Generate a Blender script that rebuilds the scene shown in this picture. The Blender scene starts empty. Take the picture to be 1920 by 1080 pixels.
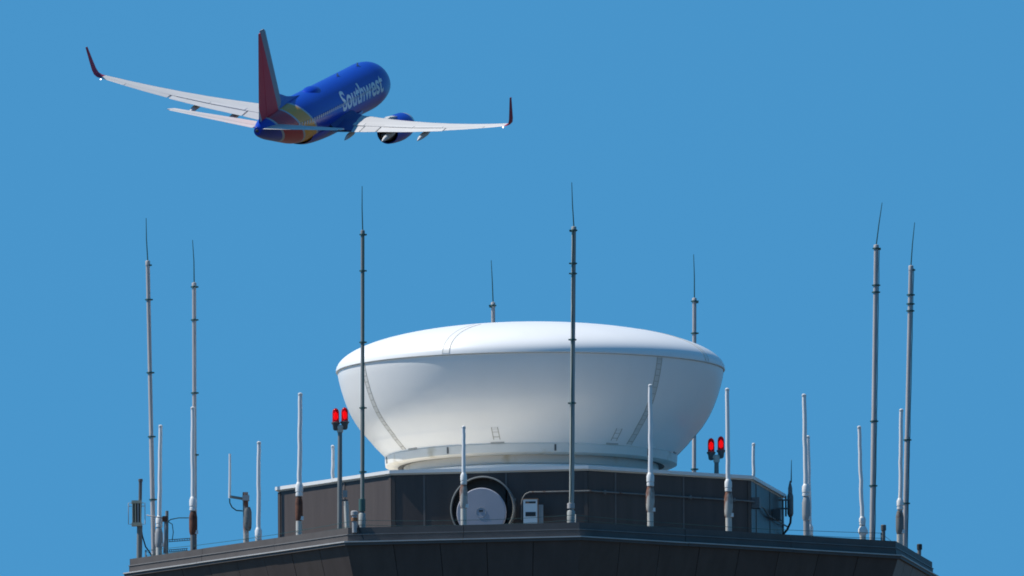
import bpy, bmesh, math, random
from mathutils import Vector, Matrix
from math import radians as R, sin, cos, pi, tan, hypot

random.seed(7)
S = bpy.context.scene
COL = S.collection

# ------------------------------------------------------------------ camera
F_PX = 50220.0                       # focal length in photograph pixels (1920 wide)
PITCH, ROLL = 5.943, -0.40
cam_d = bpy.data.cameras.new('camera')
cam = bpy.data.objects.new('camera', cam_d)
COL.objects.link(cam)
cam.location = (-0.335, -500.0, 1.7)
CAM_M = (Matrix.Rotation(R(90 + PITCH), 3, 'X') @ Matrix.Rotation(R(ROLL), 3, 'Z'))
cam.rotation_euler = CAM_M.to_euler()
cam_d.sensor_width = 36.0
cam_d.lens = 36.0 * F_PX / 1920.0
cam_d.clip_start = 1.0
cam_d.clip_end = 40000.0
S.camera = cam
CAM_P = Vector(cam.location)

# ------------------------------------------------------------------ sky, sun, exposure
SUN_EL, SUN_AZ = 52.0, 5.0           # azimuth: degrees from -X (left) towards +Y (away)
to_sun = Vector((-cos(R(SUN_AZ)) * cos(R(SUN_EL)), sin(R(SUN_AZ)) * cos(R(SUN_EL)), sin(R(SUN_EL))))
W = bpy.data.worlds.new('World')
S.world = W
W.use_nodes = True
nt = W.node_tree
nt.nodes.clear()
out = nt.nodes.new('ShaderNodeOutputWorld')
bg = nt.nodes.new('ShaderNodeBackground')
sky = nt.nodes.new('ShaderNodeTexSky')
sky.sky_type = 'NISHITA'
sky.sun_disc = False
sky.sun_elevation = R(SUN_EL)
sky.sun_rotation = R(-90 + SUN_AZ)
sky.altitude = 0
sky.air_density = 1.0
sky.dust_density = 0.0
sky.ozone_density = 3.0
# clear deep-blue air down to low elevations, as in the photograph
geo = nt.nodes.new('ShaderNodeTexCoord')
mp = nt.nodes.new('ShaderNodeVectorMath'); mp.operation = 'MULTIPLY_ADD'
mp.inputs[1].default_value = (1, 1, 0.72)
mp.inputs[2].default_value = (0, 0, 0.28)
nrm = nt.nodes.new('ShaderNodeVectorMath'); nrm.operation = 'NORMALIZE'
nt.links.new(geo.outputs['Generated'], mp.inputs[0])
nt.links.new(mp.outputs[0], nrm.inputs[0])
nt.links.new(nrm.outputs[0], sky.inputs['Vector'])
tint = nt.nodes.new('ShaderNodeMix'); tint.data_type = 'RGBA'; tint.blend_type = 'MULTIPLY'
tint.inputs['Factor'].default_value = 1.0
tint.inputs['B'].default_value = (0.44, 1.16, 1.32, 1)
nt.links.new(sky.outputs[0], tint.inputs['A'])
nt.links.new(tint.outputs['Result'], bg.inputs['Color'])
bg.inputs['Strength'].default_value = 0.10
nt.links.new(bg.outputs[0], out.inputs[0])

sun_d = bpy.data.lights.new('sun', 'SUN')
sun_d.energy = 5.0
sun_d.angle = R(0.53)
sun_d.color = (1.0, 0.94, 0.85)
sun = bpy.data.objects.new('sun', sun_d)
COL.objects.link(sun)
sun.location = (-60, 10, 120)
sun.rotation_euler = (-to_sun).to_track_quat('-Z', 'Y').to_euler()

S.cycles.filter_width = 1.8
S.view_settings.view_transform = 'Standard'
S.view_settings.look = 'None'
S.view_settings.exposure = 0.0
S.view_settings.gamma = 1.0
S.view_settings.use_curve_mapping = False


# ------------------------------------------------------------------ helpers
def at(px, py, Y):
    """Point of the place seen at a photograph pixel, at depth Y from the tower axis."""
    d = CAM_M @ Vector(((px - 960) / F_PX, (540 - py) / F_PX, -1.0))
    return CAM_P + d * ((Y - CAM_P.y) / d.y)


class MB:
    def __init__(s):
        s.v = []; s.f = []; s.sm = []

    def add(s, vs, fs, smooth=False):
        o = len(s.v)
        s.v += [tuple(p) for p in vs]
        for f in fs:
            s.f.append(tuple(i + o for i in f)); s.sm.append(smooth)
        return s

    def box(s, c, size, rz=0.0, M=None):
        hx, hy, hz = size[0] / 2, size[1] / 2, size[2] / 2
        m = M or Matrix.Rotation(rz, 3, 'Z')
        c = Vector(c)
        vs = [c + m @ Vector((x * hx, y * hy, z * hz)) for z in (-1, 1) for y in (-1, 1) for x in (-1, 1)]
        return s.add(vs, [(0, 2, 3, 1), (4, 5, 7, 6), (0, 1, 5, 4), (2, 6, 7, 3), (0, 4, 6, 2), (1, 3, 7, 5)])

    def tube(s, pts, r, n=10, cap=True):
        pts = [Vector(p) for p in pts]
        rs = r if isinstance(r, (list, tuple)) else [r] * len(pts)
        rings = []
        up = None
        for i, p in enumerate(pts):
            a = pts[max(i - 1, 0)]; b = pts[min(i + 1, len(pts) - 1)]
            t = (b - a)
            t = t.normalized() if t.length > 1e-9 else Vector((0, 0, 1))
            if up is None:
                up = Vector((1, 0, 0)) if abs(t.x) < 0.9 else Vector((0, 1, 0))
            u = (up - t * up.dot(t)).normalized()
            w = t.cross(u)
            up = u
            rings.append([p + (u * cos(2 * pi * k / n) + w * sin(2 * pi * k / n)) * rs[i] for k in range(n)])
        vs = [q for g in rings for q in g]
        fs = []
        for i in range(len(pts) - 1):
            for k in range(n):
                fs.append((i * n + k, i * n + (k + 1) % n, (i + 1) * n + (k + 1) % n, (i + 1) * n + k))
        s.add(vs, fs, True)
        if cap:
            s.add(rings[0], [tuple(reversed(range(n)))])
            s.add(rings[-1], [tuple(range(n))])
        return s

    def lathe(s, prof, c=(0, 0, 0), n=32, M=None, smooth=True, close=False):
        """prof: (r, z) from bottom to top around local Z"""
        c = Vector(c); m = M or Matrix.Identity(3)
        vs = []; fs = []
        for r, z in prof:
            for k in range(n):
                a = 2 * pi * k / n
                vs.append(c + m @ Vector((r * cos(a), r * sin(a), z)))
        for i in range(len(prof) - 1):
            for k in range(n):
                fs.append((i * n + k, i * n + (k + 1) % n, (i + 1) * n + (k + 1) % n, (i + 1) * n + k))
        s.add(vs, fs, smooth)
        return s

    def prism(s, poly_bot, poly_top, caps=True):
        n = len(poly_bot)
        vs = list(poly_bot) + list(poly_top)
        fs = [(k, (k + 1) % n, n + (k + 1) % n, n + k) for k in range(n)]
        if caps:
            fs += [tuple(reversed(range(n))), tuple(range(n, 2 * n))]
        return s.add(vs, fs)

    def mesh(s, name, mat, sharp=R(38)):
        me = bpy.data.meshes.new(name)
        me.from_pydata(s.v, [], s.f)
        me.polygons.foreach_set('use_smooth', s.sm)
        bm = bmesh.new(); bm.from_mesh(me)
        bmesh.ops.remove_doubles(bm, verts=bm.verts, dist=1e-5)
        for e in bm.edges:
            if len(e.link_faces) == 2 and e.calc_face_angle(0) > sharp:
                e.smooth = False
        bm.to_mesh(me); bm.free()
        me.materials.append(mat)
        return me

    def build(s, name, mat, parent=None, loc=None, sharp=R(38)):
        return link(name, s.mesh(name, mat, sharp), parent, loc)


def link(name, me, parent=None, loc=None):
    o = bpy.data.objects.new(name, me)
    COL.objects.link(o)
    if parent is not None:
        o.parent = parent
    if loc is not None:
        o.location = loc
    return o


def empty(name, loc, label, cat, group=None, rot=None):
    o = bpy.data.objects.new(name, None)
    COL.objects.link(o)
    o.empty_display_size = 0.2
    o.location = loc
    if rot is not None:
        o.rotation_euler = rot
    tag(o, label, cat, group)
    return o


def tag(o, label, cat, group=None):
    o['label'] = label; o['category'] = cat
    if group:
        o['group'] = group
    return o


# ------------------------------------------------------------------ materials
def mat(name, col, rough=0.5, metal=0.0, var=0.0, scale=6.0, bump=0.0, spec=0.5, stain=None, stain_amt=0.0, stretch=(1, 1, 1), coat=0.0):
    m = bpy.data.materials.new(name)
    m.use_nodes = True
    n = m.node_tree.nodes; l = m.node_tree.links
    b = n['Principled BSDF']
    b.inputs['Base Color'].default_value = (*col, 1)
    b.inputs['Roughness'].default_value = rough
    b.inputs['Metallic'].default_value = metal
    b.inputs['Specular IOR Level'].default_value = spec
    b.inputs['Coat Weight'].default_value = coat
    b.inputs['Coat Roughness'].default_value = 0.08
    if var or bump or stain:
        tc = n.new('ShaderNodeTexCoord')
        mpn = n.new('ShaderNodeMapping'); mpn.inputs['Scale'].default_value = stretch
        l.new(tc.outputs['Object'], mpn.inputs['Vector'])
        no = n.new('ShaderNodeTexNoise')
        no.inputs['Scale'].default_value = scale
        no.inputs['Detail'].default_value = 6
        no.inputs['Roughness'].default_value = 0.6
        l.new(mpn.outputs[0], no.inputs['Vector'])
        mx = n.new('ShaderNodeMix'); mx.data_type = 'RGBA'
        mx.inputs['A'].default_value = (*[c * (1 - var) for c in col], 1)
        mx.inputs['B'].default_value = (*[min(1, c * (1 + var)) for c in col], 1)
        l.new(no.outputs['Fac'], mx.inputs['Factor'])
        last = mx.outputs['Result']
        if stain:
            n2 = n.new('ShaderNodeTexNoise')
            n2.inputs['Scale'].default_value = scale * 0.6
            n2.inputs['Detail'].default_value = 8
            l.new(mpn.outputs[0], n2.inputs['Vector'])
            rp = n.new('ShaderNodeValToRGB')
            rp.color_ramp.elements[0].position = 0.62 - stain_amt * 0.3
            rp.color_ramp.elements[0].color = (0, 0, 0, 1)
            rp.color_ramp.elements[1].position = 0.72 - stain_amt * 0.3
            rp.color_ramp.elements[1].color = (1, 1, 1, 1)
            l.new(n2.outputs['Fac'], rp.inputs[0])
            m2 = n.new('ShaderNodeMix'); m2.data_type = 'RGBA'
            m2.inputs['B'].default_value = (*stain, 1)
            l.new(rp.outputs[0], m2.inputs['Factor'])
            l.new(last, m2.inputs['A'])
            last = m2.outputs['Result']
        l.new(last, b.inputs['Base Color'])
        if bump:
            bp = n.new('ShaderNodeBump')
            bp.inputs['Strength'].default_value = bump
            bp.inputs['Distance'].default_value = 0.01
            l.new(no.outputs['Fac'], bp.inputs['Height'])
            l.new(bp.outputs[0], b.inputs['Normal'])
    return m


M = {}
M['cladding'] = mat('dark_cladding', (0.092, 0.077, 0.073), 0.34, spec=0.1, var=0.30, scale=1.8, stretch=(2.2, 2.2, 0.25))
M['cladding_b'] = mat('dark_cladding_warm', (0.099, 0.083, 0.077), 0.34, spec=0.1, var=0.30, scale=2.2, stretch=(2.2, 2.2, 0.25))
M['seam_backing'] = mat('seam_backing', (0.02, 0.02, 0.022), 0.7)
M['fascia'] = mat('fascia_metal', (0.118, 0.108, 0.105), 0.5, spec=0.08, var=0.25, scale=3.0)
M['trim'] = mat('galvanised_trim', (0.46, 0.45, 0.44), 0.45, var=0.25, scale=4)
M['drip'] = mat('dark_drip_metal', (0.20, 0.195, 0.195), 0.45, spec=0.2, var=0.3, scale=5)
M['batten'] = mat('batten_metal', (0.15, 0.135, 0.13), 0.45, spec=0.15, var=0.25, scale=4)
M['white_trim'] = mat('white_roof_edge', (0.78, 0.78, 0.77), 0.45, var=0.06, scale=3)
M['roof_white'] = mat('white_roof_membrane', (0.78, 0.74, 0.66), 0.7, var=0.12, scale=1.2)
M['deck'] = mat('roof_deck', (0.17, 0.165, 0.15), 0.85, var=0.15, scale=2)
M['glass'] = mat('cab_glass', (0.02, 0.035, 0.035), 0.06)
M['concrete'] = mat('tower_concrete', (0.36, 0.34, 0.31), 0.8, var=0.15, scale=1.0)
M['ground'] = mat('dry_ground', (0.062, 0.058, 0.045), 0.95, var=0.35, scale=0.02)
M['radome'] = mat('radome_gelcoat', (0.90, 0.895, 0.885), 0.34, var=0.05, scale=1.3, stretch=(1, 1, .35))
M['radome_base'] = mat('radome_base_paint', (0.72, 0.70, 0.65), 0.45, var=0.08, scale=3, stain=(0.55, 0.50, 0.40), stain_amt=0.1)
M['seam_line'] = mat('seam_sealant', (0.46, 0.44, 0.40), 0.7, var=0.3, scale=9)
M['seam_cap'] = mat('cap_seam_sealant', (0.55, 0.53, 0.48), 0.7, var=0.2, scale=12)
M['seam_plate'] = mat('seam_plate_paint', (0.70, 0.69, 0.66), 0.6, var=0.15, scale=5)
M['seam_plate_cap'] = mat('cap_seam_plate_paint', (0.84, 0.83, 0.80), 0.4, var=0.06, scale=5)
M['seam_dark'] = mat('seam_gasket', (0.12, 0.12, 0.12), 0.7)
M['galv'] = mat('galvanised_pipe', (0.42, 0.405, 0.405), 0.55, spec=0.25, var=0.2, scale=9, stretch=(1, 1, 0.3))
M['galv_dark'] = mat('weathered_pipe', (0.20, 0.215, 0.215), 0.55, spec=0.25, var=0.25, scale=9, stretch=(1, 1, 0.3))
M['galv_mid'] = mat('greenish_pipe', (0.33, 0.345, 0.33), 0.55, spec=0.25, var=0.25, scale=9, stretch=(1, 1, 0.3))
M['rod'] = mat('copper_rod', (0.03, 0.10, 0.10), 0.5)
M['cable'] = mat('green_cable', (0.03, 0.085, 0.08), 0.5)
M['black_cable'] = mat('black_cable', (0.02, 0.024, 0.03), 0.5)
M['clamp'] = mat('clamp', (0.045, 0.11, 0.10), 0.5, var=0.2, scale=20)
M['fibre'] = mat('white_fibreglass', (0.80, 0.80, 0.80), 0.35, var=0.04, scale=14)
M['collar'] = mat('white_collar', (0.76, 0.76, 0.75), 0.45, var=0.08, scale=20)
M['rust'] = mat('rusty_steel', (0.13, 0.05, 0.028), 0.8, var=0.4, scale=14, stain=(0.055, 0.02, 0.014), stain_amt=0.3)
M['part_rust'] = mat('part_rusted_paint', (0.42, 0.40, 0.37), 0.55, var=0.1, scale=9, stain=(0.17, 0.06, 0.03), stain_amt=0.50, stretch=(1.2, 1.2, 0.55))
M['grey_paint'] = mat('grey_paint', (0.34, 0.35, 0.36), 0.5, var=0.1, scale=8)
M['dark_paint'] = mat('dark_grey_paint', (0.10, 0.105, 0.11), 0.5, var=0.15, scale=8)
M['wrap'] = mat('grey_wrap', (0.16, 0.165, 0.165), 0.6, var=0.3, scale=14, stain=(0.10, 0.055, 0.035), stain_amt=0.15)
M['base_pipe'] = mat('cream_pipe', (0.52, 0.51, 0.47), 0.55, var=0.15, scale=12)
M['beige'] = mat('beige_housing', (0.55, 0.47, 0.34), 0.55, var=0.12, scale=20)
M['slot'] = mat('dark_slot', (0.03, 0.032, 0.035), 0.6)
M['drum'] = mat('antenna_drum', (0.37, 0.38, 0.44), 0.7, spec=0.1, var=0.06, scale=5)
M['orange_rust'] = mat('rusty_edge', (0.30, 0.13, 0.06), 0.7, var=0.3, scale=20)

m = mat('red_lens', (0.62, 0.004, 0.008), 0.12)
b = m.node_tree.nodes['Principled BSDF']
b.inputs['Transmission Weight'].default_value = 0.75
b.inputs['IOR'].default_value = 1.25
M['lens'] = m
m = bpy.data.materials.new('lit_bulb'); m.use_nodes = True
b = m.node_tree.nodes['Principled BSDF']
b.inputs['Base Color'].default_value = (0.9, 0.02, 0.02, 1)
b.inputs['Emission Color'].default_value = (1, 0.02, 0.02, 1)
b.inputs['Emission Strength'].default_value = 1.3
M['bulb'] = m
m = bpy.data.materials.new('lit_position_light'); m.use_nodes = True
b = m.node_tree.nodes['Principled BSDF']
b.inputs['Emission Color'].default_value = (1, 0.97, 0.92, 1)
b.inputs['Emission Strength'].default_value = 6.0
M['navlight'] = m

# ------------------------------------------------------------------ setting: ground
g = MB()
g.add([(-25000, -25000, 0), (25000, -25000, 0), (25000, 25000, 0), (-25000, 25000, 0)], [(0, 1, 2, 3)])
go = g.build('ground', M['ground'])
go['kind'] = 'structure'

# ------------------------------------------------------------------ control tower
ZP = 48.61                           # top of the parapet
DECK = ZP - 0.36
TH = R(10.0)


def chamfered(a_long, a_short, off=0.0):
    """Eight corners L, A, B, C, D, then the far ones; the short side A-B faces the camera."""
    half = a_long / 2 + a_short / math.sqrt(2)
    ap = half * math.sqrt(2) - a_short / 2
    ap_s, ap_l = ap + off, half + off
    ns = []
    for k in range(8):               # outward normals, starting with the side L-A
        ang = R(-90 - 10 - 45 + 45 * k)
        ns.append((Vector((cos(ang), sin(ang))), ap_l if k % 2 == 0 else ap_s))
    pts = []
    for k in range(8):               # corner between side k-1 and side k
        (n1, d1), (n2, d2) = ns[k - 1], ns[k]
        det = n1.x * n2.y - n1.y * n2.x
        pts.append(Vector(((d1 * n2.y - d2 * n1.y) / det, (n1.x * d2 - n2.x * d1) / det)))
    return pts


def ring(off):
    return chamfered(7.15, 4.30, off + 0.05)


def pring(off):
    return chamfered(3.71, 3.71, off)


def v3(p, z):
    return Vector((p.x, p.y, z))


tower = empty('control_tower', (0, 0, 0), 'dark clad airport control tower with eight sided roof and raised penthouse', 'control tower')
# roof deck
MB().prism([v3(p, DECK - 0.2) for p in ring(-0.14)], [v3(p, DECK) for p in ring(-0.14)]).build('roof_deck', M['deck'], tower)


def strip(mb, p, q, o_in, o_out, z0, z1, n):
    """Box along the side p-q, from offset o_in to o_out along the outward normal n."""
    a, b_ = Vector((p.x, p.y)), Vector((q.x, q.y))
    c = [a + n * o_in, b_ + n * o_in, b_ + n * o_out, a + n * o_out]
    bot = [v3(x, z0) for x in c]; top = [v3(x, z1) for x in c]
    vs = bot + top
    return mb.add(vs, [(0, 1, 2, 3), (7, 6, 5, 4), (0, 4, 5, 1), (1, 5, 6, 2), (2, 6, 7, 3), (3, 7, 4, 0)])


def sides(pts):
    for k in range(8):
        p, q = pts[k], pts[(k + 1) % 8]
        t = (q - p).normalized()
        yield k, p, q, t, Vector((t.y, -t.x))


T2 = tan(R(22.5))


def mitred(mb, p, q, t, n, o_in, o_out, z0, z1, first, last):
    """As strip(), with the end faces mitred at the polygon's corners."""
    def pt(e, o):
        if e == 0:
            return p + n * o - (t * o * T2 if first else Vector((0, 0)))
        return q + n * o + (t * o * T2 if last else Vector((0, 0)))
    c = [pt(0, o_in), pt(1, o_in), pt(1, o_out), pt(0, o_out)]
    vs = [v3(x, z0) for x in c] + [v3(x, z1) for x in c]
    return mb.add(vs, [(0, 1, 2, 3), (7, 6, 5, 4), (0, 4, 5, 1), (1, 5, 6, 2), (2, 6, 7, 3), (3, 7, 4, 0)])


par = MB()
par.prism([v3(p, ZP - 0.36) for p in ring(-0.145)], [v3(p, ZP - 0.012) for p in ring(-0.145)], caps=False)
for k, p, q, t, n in sides(ring(0)):
    mitred(par, p, q, t, n, -0.14, -0.03, ZP - 0.36, ZP - 0.012, True, True)
parapet = par.build('parapet', M['seam_backing'], tower)
for k, p, q, t, n in sides(ring(0)):
    Ls = (q - p).length
    nseg = 3 if Ls > 5 else 2
    for i in range(nseg):
        jit = lambda a: random.uniform(-a, a)
        f0, f1 = i / nseg, (i + 1) / nseg
        first, last = i == 0, i == nseg - 1
        a = p + t * (Ls * f0 + (0 if first else 0.004)); b_ = p + t * (Ls * f1 - (0 if last else 0.004))
        dz, do = jit(0.004), jit(0.005)
        mitred(MB(), a, b_, t, n, -0.16, 0.0 + do, ZP - 0.118 + dz, ZP + dz, first, last).build('upper_fascia', M['fascia'], parapet)
        mitred(MB(), a, b_, t, n, -0.029, 0.026 + do, ZP - 0.136 + dz, ZP - 0.121 + dz, first, last).build('drip_edge', M['drip'], parapet)
        mitred(MB(), a, b_, t, n, -0.029, 0.012 + do, ZP - 0.258 + dz, ZP - 0.139 + dz, first, last).build('lower_fascia', M['fascia'], parapet)
        mitred(MB(), a, b_, t, n, -0.10, 0.125 + do, ZP - 0.283 + dz, ZP - 0.262 + dz, first, last).build('roof_edge_flange', M['trim'], parapet)
        mitred(MB(), a, b_, t, n, -0.10, 0.10 + do, ZP - 0.335 + dz, ZP - 0.286 + dz, first, last).build('flange_skirt', M['fascia'], parapet)

# sloping eave wall with separate cladding panels
SL = tan(R(19))
EH = 2.6
back = MB()
r0, r1 = ring(0.03), ring(0.03 - EH * SL)
back.prism([v3(p, ZP - 0.33 - EH) for p in r1], [v3(p, ZP - 0.33) for p in r0], caps=False)
eave = back.build('eave_wall', M['seam_backing'], tower)
ra, rb = ring(0.05), ring(0.05 - EH * SL)
for k in range(8):
    p0, p1 = ra[k], ra[(k + 1) % 8]; q0, q1 = rb[k], rb[(k + 1) % 8]
    npan = 8 if k % 2 == 0 else 5
    nn = (p1 - p0).normalized(); n = Vector((nn.y, -nn.x))
    for i in range(npan):
        f0, f1 = i / npan, (i + 1) / npan
        gp = 0.006
        lp, lq = (p1 - p0).length, (q1 - q0).length
        g0, g1 = (0 if i == 0 else gp), (0 if i == npan - 1 else gp)
        ta = p0.lerp(p1, f0 + g0 / lp); tb = p0.lerp(p1, f1 - g1 / lp)
        ba = q0.lerp(q1, f0 + g0 / lq); bb = q0.lerp(q1, f1 - g1 / lq)
        o = random.uniform(-0.003, 0.003)
        zt, zb = ZP - 0.337, ZP - 0.337 - EH
        outer = [v3(ba + n * o, zb), v3(bb + n * o, zb), v3(tb + n * o, zt), v3(ta + n * o, zt)]
        inner = [x - Vector((n.x, n.y, 0)) * 0.015 for x in outer]
        MB().add(outer + inner, [(0, 1, 2, 3), (7, 6, 5, 4), (0, 4, 5, 1), (1, 5, 6, 2), (2, 6, 7, 3), (3, 7, 4, 0)]).build(
            'wall_panel', M['cladding'] if random.random() < .6 else M['cladding_b'], eave)
# cab and shaft below the picture
zc = ZP - 0.34 - EH
MB().prism([v3(p, zc - 2.6) for p in ring(-0.95 - 2.6 * 0.27)], [v3(p, zc) for p in ring(-0.95)]).build('cab_glazing', M['glass'], tower)
MB().prism([v3(p, zc - 4.6) for p in ring(-1.5)], [v3(p, zc - 2.61) for p in ring(-1.5)]).build('cab_base', M['cladding'], tower)
MB().prism([v3(p, 0) for p in ring(-4.3)], [v3(p, zc - 4.61) for p in ring(-4.3)]).build('shaft', M['concrete'], tower)

# penthouse
ZT = ZP + 1.31
pb = MB().prism([v3(p, DECK + 0.003) for p in pring(-0.04)], [v3(p, ZT - 0.085) for p in pring(-0.04)])
pent = pb.build('penthouse_wall', M['seam_backing'], tower)
for k, p, q, t, n in sides(pring(0)):
    Ls = (q - p).length
    cuts = [0.05, 0.62, 2.17, Ls - 0.05]
    for i in range(3):
        a = p + t * (cuts[i] + 0.006); b_ = p + t * (cuts[i + 1] - 0.006)
        o = random.uniform(-0.003, 0.003)
        strip(MB(), a, b_, -0.036, 0.0 + o, DECK + 0.006, ZT - 0.088, n).build('wall_panel', random.choice([M['cladding'], M['cladding'], M['cladding_b']]), pent)
    for cx in cuts[1:3]:
        strip(MB(), p + t * (cx - .018), p + t * (cx + .018), -0.03, 0.012, DECK + 0.006, ZT - 0.09, n).build('seam_batten', M['batten'], pent)
    # corner trim
    strip(MB(), p + t * 0.0, p + t * 0.07, 0.004, 0.014, DECK + 0.006, ZT - 0.1, n).build('corner_trim', M['cladding_b'], pent)
    strip(MB(), q - t * 0.07, q - t * 0.0, 0.004, 0.014, DECK + 0.006, ZT - 0.1, n).build('corner_trim', M['cladding_b'], pent)
roof = MB().prism([v3(p, ZT - 0.082) for p in pring(0.0)], [v3(p, ZT - 0.004) for p in pring(0.0)]).build('penthouse_roof', M['roof_white'], tower)
for k, p, q, t, n in sides(pring(0)):
    Ls = (q - p).length
    for i in range(2):
        a = p + t * (0 if i == 0 else Ls * 0.5 + .003); b_ = p + t * (Ls * 0.5 - .003 if i == 0 else Ls)
        dz = random.uniform(-.003, .003)
        mitred(MB(), a, b_, t, n, 0.002, 0.06, ZT - 0.058 + dz, ZT + 0.005 + dz, i == 0, i == 1).build('roof_edge', M['white_trim'], roof)

# ------------------------------------------------------------------ radar dome
LIP = at(992, 697.5, 0).z
rad = empty('radar_dome', (0, 0, ZT), 'large white saucer shaped radar dome on the penthouse roof', 'radome')
LZ = LIP - ZT
A_, H_ = 3.63, 0.86
NSEG = 160
prof = []
for i in range(33):
    a = (pi / 2) * i / 32
    prof.append((max(0.0005, (A_ + 0.022) * cos(a) ** (2 / 2.04)), LZ + 0.012 + H_ * sin(a) ** (2 / 2.04)))
cap = MB()
cap.lathe([(A_ - 0.03, LZ + 0.004), (A_ + 0.006, LZ + 0.004), (A_ + 0.022, LZ + 0.012)] + prof[1:], n=NSEG)
capo = cap.build('dome_cap', M['radome'], rad, sharp=R(60))
bowl_pts = [(3.62, 0.0), (3.595, -.15), (3.54, -.36), (3.47, -.57), (3.37, -.80), (3.25, -1.0), (3.15, -1.13), (3.0, -1.3), (2.93, -1.385), (2.72, -1.60)]


def crom(pts, n):
    outp = []
    for i in range(len(pts) - 1):
        p0 = pts[max(i - 1, 0)]; p1 = pts[i]; p2 = pts[i + 1]; p3 = pts[min(i + 2, len(pts) - 1)]
        for k in range(n):
            t = k / n
            outp.append(tuple(0.5 * ((2 * b_) + (-a + c) * t + (2 * a - 5 * b_ + 4 * c - d) * t * t + (-a + 3 * b_ - 3 * c + d) * t ** 3) for a, b_, c, d in zip(p0, p1, p2, p3)))
    return outp + [pts[-1]]


bowl_c = crom(bowl_pts, 5)
MB().lathe([(r, LZ + z) for r, z in reversed(bowl_c)], n=NSEG).build('dome_bowl', M['radome'], rad, sharp=R(60))
fz = LZ - 1.60
MB().lathe([(2.50, fz - 0.20), (2.66, fz - 0.20), (2.70, fz - 0.185), (2.735, fz - 0.17), (2.745, fz - 0.02), (2.70, fz + 0.02), (2.6, fz + 0.03)], n=NSEG).build('base_flange', M['radome_base'], rad)
MB().lathe([(2.36, fz - 0.36), (2.39, fz - 0.35), (2.39, fz - 0.12)], n=NSEG).build('pedestal', M['radome_base'], rad)
MB().lathe([(2.56, 0.0), (2.56, fz - 0.395), (2.54, fz - 0.375), (2.36, fz - 0.36)], n=NSEG).build('pedestal_curb', M['white_trim'], rad)
MB().lathe([(2.6, fz - 0.19), (2.3, fz - 0.19)], n=NSEG).build('flange_underside', M['seam_dark'], rad)


def cap_point(alpha, e, off=0.0):
    r = (A_ + 0.022 + off) * cos(e) ** (2 / 2.04); z = LZ + 0.012 + (H_ + off) * sin(e) ** (2 / 2.04)
    return Vector((r * sin(alpha), -r * cos(alpha), z))


def bowl_point(alpha, u, off=0.0):
    f = u * (len(bowl_c) - 1); i = min(int(f), len(bowl_c) - 2); t = f - i
    r = bowl_c[i][0] * (1 - t) + bowl_c[i + 1][0] * t; z = bowl_c[i][1] * (1 - t) + bowl_c[i + 1][1] * t
    dr, dz = bowl_c[i + 1][0] - bowl_c[i][0], bowl_c[i + 1][1] - bowl_c[i][1]
    L_ = hypot(dr, dz); nr, nz = -dz / L_, dr / L_
    r += nr * off; z += nz * off
    return Vector((r * sin(alpha), -r * cos(alpha), LZ + z))


def ladder_seam(fn, alpha, u0, u1, nseg, width, rungs, parent, lw=0.013, mt='seam_line', plate=None):
    """Bolted joint: two raised sealant lines and a row of cross bolts between them."""
    mb = MB()

    def ribbon(path, off_dir):
        vs = []
        for a, b_, c, d in path:
            vs += [a, b_, c, d]
        fs = []
        for i in range(len(path) - 1):
            o = i * 4
            for k in range(4):
                fs.append((o + k, o + (k + 1) % 4, o + 4 + (k + 1) % 4, o + 4 + k))
        mb.add(vs, fs)
    for sgn in (-1, 1):
        path = []
        for i in range(nseg + 1):
            u = u0 + (u1 - u0) * i / nseg
            rr = hypot(*fn(alpha, u).xy)
            a0 = alpha + (sgn * width / 2 - lw / 2) / rr; a1 = alpha + (sgn * width / 2 + lw / 2) / rr
            path.append((fn(a0, u, -.004), fn(a1, u, -.004), fn(a1, u, .006), fn(a0, u, .006)))
        ribbon(path, 0)
    if plate:
        pl = MB(); vs, fs = [], []
        for i in range(nseg + 1):
            u = u0 + (u1 - u0) * i / nseg
            rr = hypot(*fn(alpha, u).xy)
            a0 = alpha - width * .5 / rr; a1 = alpha + width * .5 / rr
            vs += [fn(a0, u, -.003), fn(a1, u, -.003), fn(a1, u, .003), fn(a0, u, .003)]
        for i in range(nseg):
            o_ = i * 4
            for k in range(4):
                fs.append((o_ + k, o_ + (k + 1) % 4, o_ + 4 + (k + 1) % 4, o_ + 4 + k))
        pl.add(vs, fs, True)
        pl.build('seam_plate', M[plate], parent)
    for i in range(rungs):
        u = u0 + (u1 - u0) * (i + 0.5) / rungs
        rr = hypot(*fn(alpha, u).xy)
        du = abs(u1 - u0) * .011 * 40 / nseg * .5
        path = []
        for k in range(2):
            uu = u + (k - .5) * du
            a0 = alpha - .5 * width / rr; a1 = alpha + .5 * width / rr
            path.append((fn(a0, uu, -.004), fn(a1, uu, -.004), fn(a1, uu, .005), fn(a0, uu, .005)))
        ribbon(path, 0)
    return mb.build('seam_strip', M[mt], parent)


for al in (-25.6, 64.8, 154, 245):
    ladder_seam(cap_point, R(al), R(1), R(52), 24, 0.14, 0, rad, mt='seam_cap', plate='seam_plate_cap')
for al in (-59.8, 41.8, 93, 160, 235):
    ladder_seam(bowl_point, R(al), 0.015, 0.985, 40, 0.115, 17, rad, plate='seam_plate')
for al in (-13.2, 33.6):
    ladder_seam(bowl_point, R(al), 0.80, 0.96, 8, 0.12, 4, rad, lw=0.012)
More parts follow.
